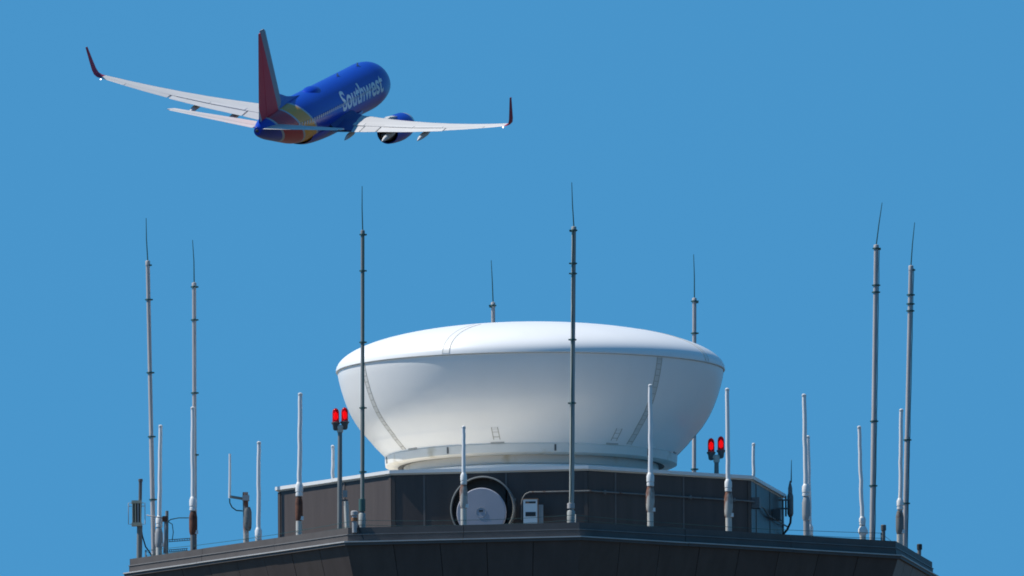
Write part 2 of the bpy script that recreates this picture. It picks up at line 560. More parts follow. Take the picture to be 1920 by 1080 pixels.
# gasket line between cap and bowl, and the little joints of the base flange
MB().lathe([(A_ - .02, LZ - 0.005), (A_ + .010, LZ - 0.005), (A_ + .010, LZ + 0.003), (A_ - .02, LZ + 0.003)], n=NSEG).build('lip_gasket', M['seam_cap'], rad)
for al in (-34.5, 9.5, 53, 97, 140, -80, -125, 185):
    a = R(al)
    MB().box((2.748 * sin(a), -2.748 * cos(a), fz - 0.09), (0.035, 0.012, 0.12), rz=a).build('flange_joint', M['seam_dark'], rad)
for al in (-54, -13.2, 33.6, 80):
    a = R(al)
    MB().box((2.722 * sin(a), -2.722 * cos(a), fz + 0.014), (0.26, 0.05, 0.02), rz=a).build('latch_plate', M['seam_line'], rad)


# ------------------------------------------------------------------ antenna masts at the roof corners
def lerp(a, b_, t):
    return a + (b_ - a) * t


def mast(label, rod_top, pipe_top, foot, Y, r=0.047, clamps=(), cable=True, group='lightning masts at the roof corners', side=1, foot_z=None, seed=0, darker=False, sleeve=None):
    rnd = random.Random(seed)
    r *= 0.90
    top = at(*pipe_top, Y); rt = at(*rod_top, Y); low = at(*foot, Y)
    d = (top - low)
    base = low + d * ((DECK - low.z) / d.z)
    o = empty('lightning_mast', base, label, 'mast', group)
    T = top - base
    pm = M['galv_mid'] if darker == 2 else M['galv_dark'] if darker else M['galv']
    MB().tube([(0, 0, 0), T * 0.45, T * 0.452, T], [r, r, r * 0.92, r * 0.9], n=14).build('pole', pm, o)
    MB().lathe([(0.13, 0), (0.13, 0.02), (r + 0.012, 0.03), (r + .012, 0.14), (r, 0.145)], n=16).build('base_plate', pm, o)
    sx = -1 if rt.x - top.x < 0.0 else 1
    rod0 = T + Vector((-0.03 if sx > 0 else 0.03, -0.02, -0.12)) * 0 + Vector((sx * 0.0, 0, -0.06))
    RT = rt - base
    mid = (T + RT) / 2 + Vector((rnd.uniform(-.012, .012), 0, 0))
    MB().tube([rod0, T, mid, RT], [0.012, 0.0115, 0.0095, 0.006], n=6).build('lightning_rod', M['rod'], o)
    MB().lathe([(r * 1.04, -0.09), (r * 1.04, -0.012), (r * .9, 0.0), (0.012, 0.008)], c=T, n=14).build('mast_head', pm, o)
    head = MB(); head.box(T + Vector((side * r * 1.2, -0.02, -0.085)), (r * 1.2, .03, .03)); head.build('head_bolt', M['clamp'], o)
    for cy in clamps:
        f = (at(pipe_top[0], cy, Y).z - base.z) / T.z
        c = T * f
        cl = MB()
        cl.lathe([(r + .001, -.015), (r + .012, -.015), (r + .012, .015), (r + .001, .015)], c=c, n=14)
        cl.box(c + Vector((side * (r + 0.022), -0.012, 0)), (.035, .026, .026))
        cl.box(c + Vector((-side * (r + 0.013), -0.012, 0)), (.02, .02, .018))
        cl.build('clamp', M['clamp'], o)
    if sleeve:
        z0, z1, z2 = (at(foot[0], q, Y).z - base.z for q in sleeve)
        MB().lathe([(r + .03, 0), (r + .03, z2), (r + .028, z1 - .02), (r + .012, z1)], n=14).build('base_sleeve', M['galv_mid'], o)
        MB().lathe([(r + .002, z1 + .03), (r + .024, z1 + .035), (r + .024, z0 - .01), (r + .002, z0)], n=14).build('collar', M['clamp'] if darker is True else M['galv'], o)
    if cable:
        pts = []
        n_ = 36
        for i in range(n_ + 1):
            f = 0.005 + 0.985 * i / n_
            w = 0.005 * sin(i * 0.9 + seed) + rnd.uniform(-.003, .003)
            pts.append(T * f + Vector((side * (r + 0.004 + abs(w)), (-0.028 if not darker else -r - .006) + w * .5, 0)) - (Vector((side * r * .75, 0, 0)) if darker else Vector()))
        MB().tube(pts, 0.0105 if darker else 0.0075, n=6).build('ground_cable', M['cable'], o)
    return o


mast('tall galvanised lightning mast at the far left roof corner beside the slatted lantern', (274, 409), (277, 489), (288, 1035), -0.95, clamps=(562, 699, 819, 937), seed=1, side=1, cable=False)
mast('galvanised lightning mast rising behind the second white whip from the left', (361, 450), (364, 530), (365, 1028), 3.2, clamps=(538, 600, 737, 853), seed=2, side=1, cable=False)
mast('lightning mast with green cable in front of the radome left edge, beside the capped vent', (679, 349), (680, 432), (679.5, 985), -6.35, clamps=(440, 508, 642, 765, 885), seed=3, side=1, r=0.042, darker=True, sleeve=(935, 962, 990))
mast('lightning mast with green cable crossing the right of centre of the white radome', (1072, 342), (1076, 425), (1071.5, 975), -7.0, clamps=(432, 494, 513, 637, 756), seed=4, side=-1, r=0.05, darker=2, sleeve=(943, 957, 985))
mast('lightning mast whose tip shows above the radome top left of centre', (921, 488), (924.5, 567), (929, 1115), 7.0, clamps=(573, 690), seed=5, side=-1, r=0.045, cable=False)
mast('lightning mast rising behind the right shoulder of the radome', (1300.5, 477), (1302, 559), (1301, 1100), 6.3, clamps=(565, 625, 880), seed=6, side=1, r=0.047, cable=False)
mast('lightning mast at right with black cable, the taller of the right pair', (1654, 380), (1643, 459), (1635, 1012), -3.05, clamps=(466, 535, 548, 790, 911), seed=7, side=1, r=0.052)
mast('lightning mast at the far right roof corner, the shorter of the right pair', (1715, 417), (1708, 498), (1696, 1030), 0.15, clamps=(553, 570, 583, 825, 944), seed=8, side=1, r=0.05, darker=False)


# ------------------------------------------------------------------ white fibreglass whips
def whip(label, tip, foot, Y, collar=None, body=None, body_mat='part_rust', pipe_mat='base_pipe', r=0.052, base_z=None, seed=0, group='white whip antennas around the roof', body_r=0.078):
    rnd = random.Random(seed)
    r *= 0.80
    base = at(*foot, Y)
    if base_z is not None:
        base.z = base_z
    o = empty('whip_antenna', base, label, 'antenna', group)
    P_ = lambda px, py: at(px, py, Y) - base
    t = P_(*tip)
    cy0, cy1 = collar                 # top and bottom of the white collar, pixels
    xb = lambda py: tip[0] + (foot[0] - tip[0]) * (py - tip[1]) / (foot[1] - tip[1])
    w0 = P_(xb(cy0), cy0)
    pts, rs = [], []
    n_ = 10
    for i in range(n_ + 1):
        f = i / n_
        pts.append(w0.lerp(t, f) + Vector((rnd.uniform(-.006, .006) if 0 < i < n_ else 0, 0, 0)))
        rs.append(lerp(r, r * 0.86, f))
    MB().tube(pts, rs, n=12).build('whip', M['fibre'], o)
    MB().lathe([(r * .86, -.01), (r * 0.95, -.005), (r * .95, .03), (r * .5, .045)], c=t - Vector((0, 0, .03)), n=12).build('tip_cap', M['collar'], o)
    c1 = P_(xb(cy1), cy1)
    h = w0.z - c1.z
    cr = r * 1.62
    MB().lathe([(cr * .82, -.01), (cr * .95, 0), (cr * .95, h * .2), (cr * .86, h * .22), (cr * .86, h * .28), (cr, h * .32), (cr, h * .78), (cr * .7, h * .98), (r * .9, h + .015)], c=c1, n=16).build('collar', M['collar'], o)
    low = c1
    if body:
        by0, by1 = body
        b0, b1 = P_(xb(by0), by0), P_(xb(by1), by1)
        hb = b0.z - b1.z
        bm_ = MB()
        bm_.lathe([(body_r * .62, -.02), (body_r * .78, 0.02), (body_r * .95, .06), (body_r, hb * .3), (body_r, hb * .8), (body_r * .85, hb * .93), (body_r * .7, hb + .02)], c=b1, n=16)
        bm_.build('mount_body', M[body_mat], o)
        MB().tube([c1, b0], body_r * .6, n=12).build('neck', M['base_pipe'], o)
        low = b1
        fit = MB(); fit.box(b1 + Vector((body_r * .8, -.03, .06)), (.06, .05, .07)); fit.build('cable_gland', M['collar'], o)
    foot_l = Vector((0, 0, min(0, DECK - base.z)))
    if (low - foot_l).length > .02:
        MB().tube([foot_l, low + Vector((0, 0, .01))], 0.058, n=12).build('mount_pipe', M[pipe_mat], o)
    return o


whip('white whip antenna nearest the left end of the roof, beside the lantern pole', (301, 798), (298, 1036), -1.15, collar=(968, 988), body=(993, 1028), body_mat='grey_paint', r=0.05, seed=11, body_r=.075)
whip('white whip antenna on a dark rusty mount directly in front of a grey mast', (361.5, 764), (362.5, 1030), -2.05, collar=(932, 957), body=(961, 1004), body_mat='rust', pipe_mat='wrap', r=0.055, seed=12, body_r=.078)
whip('white whip antenna with collar at the left parapet, clear of the penthouse', (485.5, 829), (484.5, 1020), -3.75, collar=(990, 1012), r=0.05, seed=13)
whip('tall white whip antenna on a brown rusted mount before the left penthouse wall', (563, 738), (560.5, 1002), -4.85, collar=(905, 930), body=(933, 978), body_mat='rust', r=0.055, seed=14, body_r=.07)
whip('short white whip tip showing behind the left end of the penthouse roof', (624, 836), (624, 1080), 5.6, collar=(960, 985), r=0.045, seed=15)
whip('white whip antenna standing in front of the round grey drum antenna', (869.5, 800), (869.5, 986), -6.75, collar=(887, 908), body=(911, 955), body_mat='part_rust', r=0.047, seed=16, body_r=.072)
whip('tall white whip antenna in front of the radome right of centre, rust streaked mount', (1219.5, 722), (1219.5, 990), -6.1, collar=(887, 911), body=(914, 962), r=0.055, seed=17)
whip('tall white whip antenna just right of the right red beacon pair', (1363.5, 729), (1366.5, 1000), -4.95, collar=(899, 921), body=(924, 972), r=0.052, seed=18)
whip('short white whip tip behind the right corner of the penthouse roof', (1413, 832), (1412, 1085), 5.0, collar=(960, 985), r=0.042, seed=19)
whip('taller of two white whips side by side right of the penthouse, grey mount', (1507.5, 740), (1512.5, 1006), -3.95, collar=(908, 930), body=(934, 978), body_mat='grey_paint', pipe_mat='grey_paint', r=0.055, seed=20)
whip('shorter white whip antenna right behind a taller one, right of the penthouse', (1515, 818), (1519, 1010), -3.2, collar=(984, 1004), r=0.046, seed=21)
whip('leaning white whip antenna with low collar left of the taller right mast', (1611, 800), (1618, 1012), -3.2, collar=(969, 984), body=(989, 1004), body_mat='collar', r=0.048, seed=22, body_r=.085)
whip('white whip antenna on dark wrapped mount against the far right mast', (1690, 768), (1687, 1026), -0.9, collar=(935, 955), body=(960, 1003), body_mat='wrap', r=0.05, seed=23, body_r=.075)

# side-arm whip on its own pole (left)
Y = -3.45
base = at(462, 1018, Y); base.z = DECK
o = empty('side_arm_antenna', base, 'thin white whip on a side arm of a short grey pole at left', 'antenna')
P_ = lambda x, y: at(x, y, Y) - base
top = P_(460, 923)
MB().tube([(0, 0, 0), (top.x, 0, top.z)], 0.052, n=12).build('pole', M['part_rust'], o)
MB().lathe([(.055, -.02), (.075, 0.03), (.08, .12), (.08, .33), (.06, .40), (.053, .42)], c=P_(464, 993), n=14).build('canister', M['wrap'], o)
MB().box(P_(461, 934), (.13, .14, .10)).build('arm_clamp', M['galv'], o)
a0, a1 = P_(461, 936), P_(430.5, 931)
MB().tube([a0, a1], 0.026, n=8).build('side_arm', M['galv_dark'], o)
MB().tube([P_(430.5, 934), P_(431, 892), P_(431, 851)], [.024, .022, .02], n=8).build('whip', M['fibre'], o)
MB().tube([P_(430.5, 935), P_(431, 943), P_(435, 951), P_(443, 957), P_(455, 958)], 0.012, n=6).build('cable', M['cable'], o)

# slatted lantern on pole, far left
Y = -0.78
base = at(261, 1045, Y); base.z = ZP - 0.003
o = empty('slatted_lantern', base, 'beige slatted instrument housing with wire guard on a pole at the far left', 'instrument')
P_ = lambda x, y: at(x, y, Y) - base
t = P_(263.5, 899)
MB().tube([(0, 0, 0), P_(262, 985)], 0.052, n=12).build('pole', M['galv_dark'], o)
MB().tube([P_(262, 985), t], 0.032, n=10).build('upper_pole', M['dark_paint'], o)
MB().lathe([(.042, -.04), (.042, .005), (.03, .012)], c=t, n=10).build('pole_cap', M['dark_paint'], o)
c = P_(256.5, 963)
MB().box(c + Vector((0, -.06, .21)), (.19, .19, .05)).build('top_plate', M['beige'], o)
MB().box(c + Vector((0, -.06, -.21)), (.19, .19, .06)).build('bottom_plate', M['beige'], o)
for i in range(4):
    MB().box(c + Vector((-.075 + .05 * i, -.13, 0)), (.022, .04, .38)).build('slat', M['beige'] if i != 2 else M['grey_paint'], o)
MB().box(c + Vector((0, -.03, 0)), (.14, .08, .37)).build('core', M['slot'], o)
for sx in (-1, 1):
    w = MB()
    x0, x1 = sx * .095, sx * .155
    w.tube([c + Vector((x0, -.1, .19)), c + Vector((x1, -.1, .19)), c + Vector((x1, -.1, -.21)), c + Vector((x0, -.1, -.21))], 0.008, n=6)
    w.tube([c + Vector((x0, -.1, .13)), c + Vector((x1, -.1, .13))], 0.007, n=6)
    w.build('wire_guard', M['grey_paint'], o)
MB().tube([P_(264, 985), P_(267, 1005), P_(273, 1025), P_(281, 1036), P_(286, 1046)], 0.013, n=6).build('cable', M['black_cable'], o)

# little directional aerial next to it
Y = -1.35
base = at(312, 1036, Y); base.z = DECK
o = empty('rod_aerial', base, 'short grey post carrying a thin level rod aerial at left', 'antenna')
P_ = lambda x, y: at(x, y, Y) - base
MB().tube([(0, 0, 0), P_(313, 958)], 0.03, n=10).build('post', M['galv_dark'], o)
MB().tube([P_(308, 1037), P_(310, 975)], 0.022, n=8).build('conduit', M['galv'], o)
MB().box(P_(309, 973), (.09, .1, .1)).build('bracket', M['rust'], o)
MB().tube([P_(275, 966), P_(309, 972)], 0.012, n=6).build('aerial_rod', M['galv'], o)
MB().tube([P_(313, 980), P_(320, 974), P_(335, 971), P_(354, 971)], 0.009, n=6).build('cable', M['cable'], o)
MB().tube([P_(315, 978), P_(323, 983), P_(325, 998), P_(323, 1012)], 0.008, n=6).build('cable', M['cable'], o)
for yy, x1 in ((1013, 358), (1032, 352)):
    lad = MB()
    p, q = P_(316, yy + 1), P_(x1, yy - 2)
    lad.tube([p + Vector((0, 0, .018)), q + Vector((0, 0, .018))], .008, n=6)
    lad.tube([p - Vector((0, 0, .018)), q - Vector((0, 0, .018))], .008, n=6)
    for i in range(9):
        c = p.lerp(q, (i + .5) / 9)
        lad.box(c, (.012, .012, .036))
    lad.build('rung_strut', M['wrap'], o)


# ------------------------------------------------------------------ red obstruction lights
def beacon(label, g1, g2, fork, foot, Y, foot_z):
    base = at(*foot, Y); base.z = foot_z
    o = empty('obstruction_light', base, label, 'beacon', 'twin red obstruction lights')
    P_ = lambda x, y: at(x, y, Y) - base
    fk = P_(*fork)
    MB().tube([(0, 0, 0), (fk.x * .5, 0, fk.z * .5), fk], [.044, .044, .04], n=12).build('pole', M['galv_dark'], o)
    MB().lathe([(.055, -.05), (.06, .0), (.07, .05), (.05, .09)], c=fk, n=12).build('fork_hub', M['base_pipe'], o)
    for gx in (g1, g2):
        c = P_(*gx)                     # centre of the globe
        arm = MB()
        arm.tube([fk + Vector((0, 0, .03)), Vector((c.x * .55 + fk.x * .45, fk.y, fk.z + .06)), Vector((c.x, c.y, c.z - .26))], [.045, .045, .05], n=10)
        arm.build('fork_arm', M['base_pipe'], o)
        MB().lathe([(.03, -.30), (.05, -.28), (.060, -.20), (.084, -.165), (.084, -.150), (.064, -.142)], c=c, n=18).build('lamp_holder', M['dark_paint'], o)
        gl = MB()
        pr = []
        for i in range(21):
            z = -.145 + .262 * i / 20
            rr = .064 * (1 - min(1.0, z / .1175) ** 2.6) ** .5 if z > 0 else .064
            rr *= (1.0 + (.02 if i % 2 else -.015))
            pr.append((max(rr, .001), z))
        gl.lathe(pr, c=c, n=20)
        lens = gl.build('red_lens', M['lens'], o)
        MB().lathe([(.004, -.11), (.03, -.09), (.036, -.03), (.03, .02), (.004, .05)], c=c, n=12).build('bulb', M['bulb'], lens)
    return o


beacon('pair of red obstruction lights on a pole left of the radome', (629.5, 777), (646.3, 775.5), (637.5, 806), (636.5, 990), -5.85, DECK)
beacon('pair of red obstruction lights on a short pole right of the radome', (1333.3, 833), (1351.7, 829.5), (1343.5, 862), (1343.5, 914), -0.8, ZT)

# junction post beside the left beacon
Y = -5.6
base = at(653, 990, Y); base.z = DECK
o = empty('junction_post', base, 'pale conduit post with small junction box right of the left beacon pole', 'conduit')
P_ = lambda x, y: at(x, y, Y) - base
MB().tube([(0, 0, 0), P_(649, 940)], .045, n=10).build('post', M['base_pipe'], o)
MB().box(P_(647, 926), (.085, .09, .13)).build('junction_box', M['grey_paint'], o)
MB().box(P_(645, 938), (.14, .04, .03)).build('strap', M['dark_paint'], o)

# capped vent pipe on the front left corner
Y = -6.82
base = at(665, 1001, Y); base.z = ZP - .1
o = empty('vent_pipe', base, 'stubby capped vent pipe with rust ring on the front left parapet corner', 'vent pipe')
P_ = lambda x, y: at(x, y, Y) - base
t = P_(664.5, 964)
MB().tube([(0, 0, 0), t], .045, n=12).build('pipe', M['grey_paint'], o)
MB().lathe([(.05, -.03), (.066, -.02), (.066, .045), (.05, .06), (.01, .065)], c=t, n=14).build('cap', M['galv'], o)
MB().lathe([(.046, -.03), (.06, -.03), (.06, .03), (.046, .03)], c=P_(664.5, 974), n=14).build('rust_ring', M['orange_rust'], o)
MB().tube([P_(672, 985), P_(676, 1000), P_(683, 1013)], .014, n=6).build('vent_shadow_strip', M['black_cable'], o)  # black strip modelled in place of the vent pipe's shadow on the fascia

# ------------------------------------------------------------------ things on the front penthouse wall
pr_ = pring(0)
Av, Bv = pr_[1], pr_[2]
tAB = (Bv - Av).normalized(); nAB = Vector((tAB.y, -tAB.x))
zrot = math.atan2(tAB.y, tAB.x)
FACE = Matrix.Rotation(zrot, 3, 'Z') @ Matrix.Rotation(R(90), 3, 'X')       # local +Z looks out of the wall


def on_wall(px, py, out_):
    """Point at distance out_ in front of the wall A-B that is seen at a photograph pixel."""
    d = CAM_M @ Vector(((px - 960) / F_PX, (540 - py) / F_PX, -1.0))
    n = Vector((nAB.x, nAB.y, 0)); p0 = v3(Av, 0) + n * out_
    return CAM_P + d * ((p0 - CAM_P).dot(n) / d.dot(n))


c = on_wall(909, 956, 0.0)
base = Vector((c.x, c.y, DECK))
o = empty('ring_duct', base, 'round metal hoop standing out of the dark wall around the drum antenna', 'duct')
cl = c - base
MB().lathe([(.588, .003), (.598, .01), (.598, .23), (.610, .25), (.606, .27), (.586, .278), (.574, .262), (.572, .24)], c=cl, n=64, M=FACE).build('hoop', M['galv_dark'], o)
MB().lathe([(.001, .012), (.570, .012), (.571, .235)], c=cl, n=48, M=FACE).build('back_plate', M['slot'], o)
for i in range(6):
    a = i * pi / 3 + .3
    p = cl + FACE @ Vector((.59 * cos(a), .59 * sin(a), .02))
    MB().box(p, (.06, .06, .05)).build('lug', M['galv_dark'], o)

c = on_wall(902, 961, 0.62)
base = Vector((c.x, c.y, DECK))
o = empty('drum_antenna', base, 'flat round blue grey drum antenna in front of the penthouse wall', 'dish antenna')
cl = c - base
MB().lathe([(.02, -.26), (.20, -.25), (.40, -.16), (.455, -.12)], c=cl, n=48, M=FACE).build('rear_shell', M['grey_paint'], o)
MB().lathe([(.455, -.12), (.462, -.10), (.462, -.01), (.455, .0)], c=cl, n=64, M=FACE).build('shroud', M['drum'], o)
MB().lathe([(.455, .0), (.448, .006), (.2, .010), (.0005, .012)], c=cl, n=64, M=FACE).build('front_cover', M['drum'], o)
MB().lathe([(.088, .010), (.09, .016), (.096, .016), (.098, .010)], c=cl, n=32, M=FACE).build('centre_ring', M['grey_paint'], o)
MB().box(cl + FACE @ Vector((0, .03, .016)), (.075, .012, .03), M=FACE @ Matrix.Rotation(R(-90), 3, 'X')).build('maker_plate', M['slot'], o)
MB().tube([(0.0, .3, 0), (0, .3, cl.z + .3)], .055, n=12).build('mount_pole', M['galv_dark'], o)
MB().box(cl + Vector((0, .22, 0)), (.16, .16, .2)).build('mount_bracket', M['galv_dark'], o)

c = on_wall(1000, 985, 0.35)
base = Vector((c.x, c.y, DECK))
o = empty('equipment_box', base, 'small white equipment cabinet with dark slots and rusty edges by the drum antenna', 'cabinet')
pz = on_wall(1000, 937, 0.35).z - DECK
RZ = Matrix.Rotation(zrot + R(8), 3, 'Z')
MB().box((-.045, 0, pz / 2), (.27, .24, pz), M=RZ).build('cabinet', M['fibre'], o)
MB().box((.14, 0.03, pz / 2 - .05), (.09, .2, pz - .1), M=RZ).build('side_unit', M['grey_paint'], o)
for zz, hh in ((pz - .06, .035), (pz - .28, .08)):
    MB().box(RZ @ Vector((-.045, -.123, zz)), (.19, .01, hh), M=RZ).build('slot', M['slot'], o)
MB().box(RZ @ Vector((-.045, -.01, pz + .008)), (.29, .26, .016), M=RZ).build('lid', M['orange_rust'], o)
MB().box(RZ @ Vector((.092, -.118, pz / 2)), (.02, .02, pz - .02), M=RZ).build('rusty_edge', M['orange_rust'], o)
MB().box(RZ @ Vector((-.1, -.125, pz - .06)), (.05, .012, .03), M=RZ).build('rusty_label', M['orange_rust'], o)

# conduit running from the cabinet around the front and right walls
base = on_wall(980, 985, .06); base.z = DECK
o = empty('wall_conduit', base, 'thin conduit bending up beside the cabinet and running right along the penthouse', 'conduit')
zc_ = on_wall(1020, 923, .06).z
pts = [on_wall(978, 975, .06), on_wall(978, 945, .06), on_wall(980, 935, .06), on_wall(985, 927, .06), on_wall(993, 923, .06)]
pts += [on_wall(1030, 922.3, .06)]
Cv, Dv = pr_[3], pr_[4]
tBC = (Cv - Bv).normalized(); nBC = Vector((tBC.y, -tBC.x))
tCD = (Dv - Cv).normalized(); nCD = Vector((tCD.y, -tCD.x))
zz = pts[-1].z
corner = pring(.06)
pts += [v3(corner[2], zz), v3(corner[3] - tBC * .1, zz - .01), v3(corner[3], zz - .02), v3(corner[3] + tCD * 1.2, zz - .03), v3(corner[3] + tCD * 1.7, zz - .12), v3(corner[4] + tCD * .1, zz - .13)]
pts = [p - base for p in pts]
MB().tube(pts, .016, n=8).build('pipe', M['wrap'], o)
for f in (.35, 1.3, 2.3, 3.3):
    p = v3(Bv + tBC * f + nBC * .04, zz) - base
    MB().box(p, (.04, .05, .07), rz=math.atan2(tBC.y, tBC.x)).build('pipe_strap', M['wrap'], o)
for f, h in ((.12, .2), (2.5, .2)):
    p = v3(Cv + tCD * f + nCD * .09, zz - .03) - base
    MB().box(p, (.22, .15, h), rz=math.atan2(tCD.y, tCD.x)).build('conduit_box', M['dark_paint'], o)

# blade aerial on two arms from the right penthouse wall
Y = .75
base = at(1482, 967, Y)
o = empty('bracket_aerial', base, 'dark tapered aerial with thin tip held on two arms right of the penthouse', 'antenna')
P_ = lambda x, y: at(x, y, Y) - base
MB().lathe([(.025, -.03), (.045, 0), (.058, .04), (.058, .37), (.046, .41), (.042, .42), (.040, .52), (.016, .63), (.008, .66)], n=16).build('body', M['wrap'], o)
MB().tube([P_(1483.5, 905), P_(1484, 862)], [.012, .005], n=6).build('tip_rod', M['rod'], o)
MB().box((-.085, 0, .18), (.035, .1, .38)).build('mount_bar', M['dark_paint'], o)
for yy, x0 in ((938, 1450), (954, 1446)):
    p = P_(1476, yy)
    wall_x = Dv.x - base.x
    MB().box(((p.x + wall_x - .12) / 2, -.05, p.z), (p.x - wall_x + .24, .03, .03)).build('arm', M['dark_paint'], o)
MB().tube([P_(1483, 967), P_(1482, 980), P_(1476, 993), P_(1467, 1004), P_(1462, 1020)], .022, n=8).build('cable', M['black_cable'], o)

# posts on the right
for lab, x, y0, y1, Y, capm in (('slim grey stub post with cap between the two right masts', 1656, 984, 1016, -2.9, 'dark_paint'),
                                ('stub post with black cap at the far right roof edge', 1723.5, 1020, 1048, .35, 'slot')):
    base = at(x, y1, Y); base.z = DECK if x < 1700 else ZP - 0.003
    o = empty('stub_post', base, lab, 'post')
    t = at(x + .5, y0, Y) - base
    MB().tube([(0, 0, 0), t], .036, n=10).build('post', M['galv_dark'], o)
    MB().lathe([(.037, -.11), (.05, -.105), (.05, -.01), (.04, 0), (.005, .004)], c=t, n=12).build('cap', M[capm], o)

# perimeter cable strung along the parapet
corners = ring(-.28)
o = empty('perimeter_cable', (0, 0, ZP), 'thin wires strung just above the roof parapet from mast to mast', 'wire')
for h in (.07, .16):
    for k in range(8):
        p, q = corners[k], corners[(k + 1) % 8]
        pts = []
        for i in range(9):
            f = i / 8
            c = p.lerp(q, f)
            pts.append((c.x, c.y, h - .05 * 4 * f * (1 - f) + random.uniform(-.004, .004)))
        MB().tube(pts, .0045, n=5).build('wire_span', M['cable'], o)
for k in range(8):
    c = corners[k]
    MB().tube([(c.x, c.y, DECK - ZP), (c.x, c.y, .17)], .014, n=6).build('wire_post', M['galv_dark'], o)

# ------------------------------------------------------------------ airliner
PL_K, PL_PX, PL_PY = 23.34, 603.9, 201.5
yaw_, pit_, rol_ = R(71.32), R(-9.81), R(6.69)
ALIGN = CAM_M @ Matrix(((1, 0, 0), (0, 0, 1), (0, -1, 0)))       # x right, y away, z up  ->  world
RB = ALIGN @ (Matrix.Rotation(yaw_, 3, 'Z') @ Matrix.Rotation(pit_, 3, 'Y') @ Matrix.Rotation(rol_, 3, 'X'))
dist = F_PX / PL_K
pos = CAM_P + (CAM_M @ Vector(((PL_PX - 960) / F_PX, (540 - PL_PY) / F_PX, -1.0))) * dist
plane = empty('airliner', pos, 'blue twin engine airliner with red tail and winglets climbing away above the tower', 'airplane', rot=RB.to_euler())


def B(xa, y, z):
    return Vector((16 - xa, y, z))


def livery(name, stops, slope, base_rough=0.3, spec=0.35, coat=0.1):
    """Painted bands: colour by distance aft, bands swept by height."""
    m = bpy.data.materials.new(name); m.use_nodes = True
    n = m.node_tree.nodes; l = m.node_tree.links
    bs = n['Principled BSDF']
    bs.inputs['Roughness'].default_value = base_rough
    bs.inputs['Specular IOR Level'].default_value = spec
    bs.inputs['Coat Weight'].default_value = coat
    bs.inputs['Coat Roughness'].default_value = 0.1
    tc = n.new('ShaderNodeTexCoord'); sp = n.new('ShaderNodeSeparateXYZ')
    l.new(tc.outputs['Object'], sp.inputs[0])
    ma = n.new('ShaderNodeMath'); ma.operation = 'MULTIPLY_ADD'
    l.new(sp.outputs['Z'], ma.inputs[0]); ma.inputs[1].default_value = slope
    l.new(sp.outputs['X'], ma.inputs[2])
    mr = n.new('ShaderNodeMapRange')
    mr.inputs['From Min'].default_value = 20.0; mr.inputs['From Max'].default_value = -20.0
    l.new(ma.outputs[0], mr.inputs['Value'])
    cr = n.new('ShaderNodeValToRGB'); cr.color_ramp.interpolation = 'CONSTANT'
    els = cr.color_ramp.elements
    for i, (xa, c) in enumerate(stops):
        pos_ = min(1, max(0, (xa + 4) / 40.0))
        e = els[i] if i < 2 else els.new(pos_)
        e.position = pos_; e.color = (*c, 1)
    l.new(mr.outputs[0], cr.inputs[0])
    l.new(cr.outputs[0], bs.inputs['Base Color'])
    return m


BLUE = (0.003, 0.042, 0.42); DBLUE = (0.012, 0.035, 0.20); RED = (0.50, 0.025, 0.04); ORANGE = (0.78, 0.33, 0.03); SILVER = (0.40, 0.42, 0.46)
M['livery'] = livery('painted_fuselage', [(-4, BLUE), (22.7, SILVER), (22.95, ORANGE), (25.1, SILVER), (25.4, RED), (28.2, SILVER), (28.6, BLUE)], 1.25)
M['fin_paint'] = livery('painted_fin', [(-4, DBLUE), (24.0, (0.30, 0.33, 0.38)), (26.45, (0.72, 0.06, 0.09)), (30.2, SILVER), (30.5, BLUE)], 0.72, 0.55, 0.15, 0.0)
M['blue_paint'] = mat('blue_paint', BLUE, 0.32, spec=.35, coat=.1)
M['fillet_shade_paint'] = mat('fillet_shade_paint', (0.03, 0.06, 0.22), 0.5, spec=.2)  # dark blue with the fuselage's shadow put into the colour
M['red_paint'] = mat('winglet_paint', (0.34, 0.02, 0.06), 0.5, spec=.2)
M['wing_grey'] = mat('wing_paint', (0.56, 0.555, 0.55), 0.6, spec=0.1, var=0.10, scale=0.9, stretch=(1.6, .5, 1))
M['wing_panel'] = mat('wing_panel_paint', (0.60, 0.595, 0.59), 0.6, spec=0.1, var=0.08, scale=1.4)
M['alum'] = mat('bare_aluminium', (0.60, 0.60, 0.61), 0.35, metal=0.6)
M['hot_metal'] = mat('hot_section_metal', (0.12, 0.11, 0.105), 0.5, metal=0.5)
M['dark_in'] = mat('duct_interior', (0.02, 0.02, 0.022), 0.6)
M['decal'] = mat('pale_lettering', (0.75, 0.79, 0.82), 0.5)
M['window'] = mat('pane_sky_reflection', (0.45, 0.50, 0.56), 0.3)  # pale grey stands for sky reflected in the panes

ST = [(0.02, .06, -.42, -.52), (.3, .55, .0, -.95), (.9, 1.0, .45, -1.28), (1.8, 1.36, .98, -1.55), (2.8, 1.62, 1.55, -1.75), (3.8, 1.78, 1.84, -1.9), (5.2, 1.88, 1.99, -2.0), (7, 1.88, 2.0, -2.01),
      (10, 1.88, 2.0, -2.01), (14, 1.88, 2.0, -2.01), (18, 1.88, 2.0, -2.01), (20.5, 1.88, 2.0, -1.98), (22.4, 1.84, 2.0, -1.78), (24.2, 1.74, 1.98, -1.58), (26, 1.54, 1.94, -1.2), (28, 1.24, 1.85, -.74),
      (30, .86, 1.68, -.28), (31.2, .58, 1.48, .06), (31.9, .38, 1.25, .30), (32.2, .27, 1.1, .45)]
ST = [(x if x > 8 else 8 - (8 - x) * .84, *q) for x, *q in ST]
ST2 = crom(ST, 4)


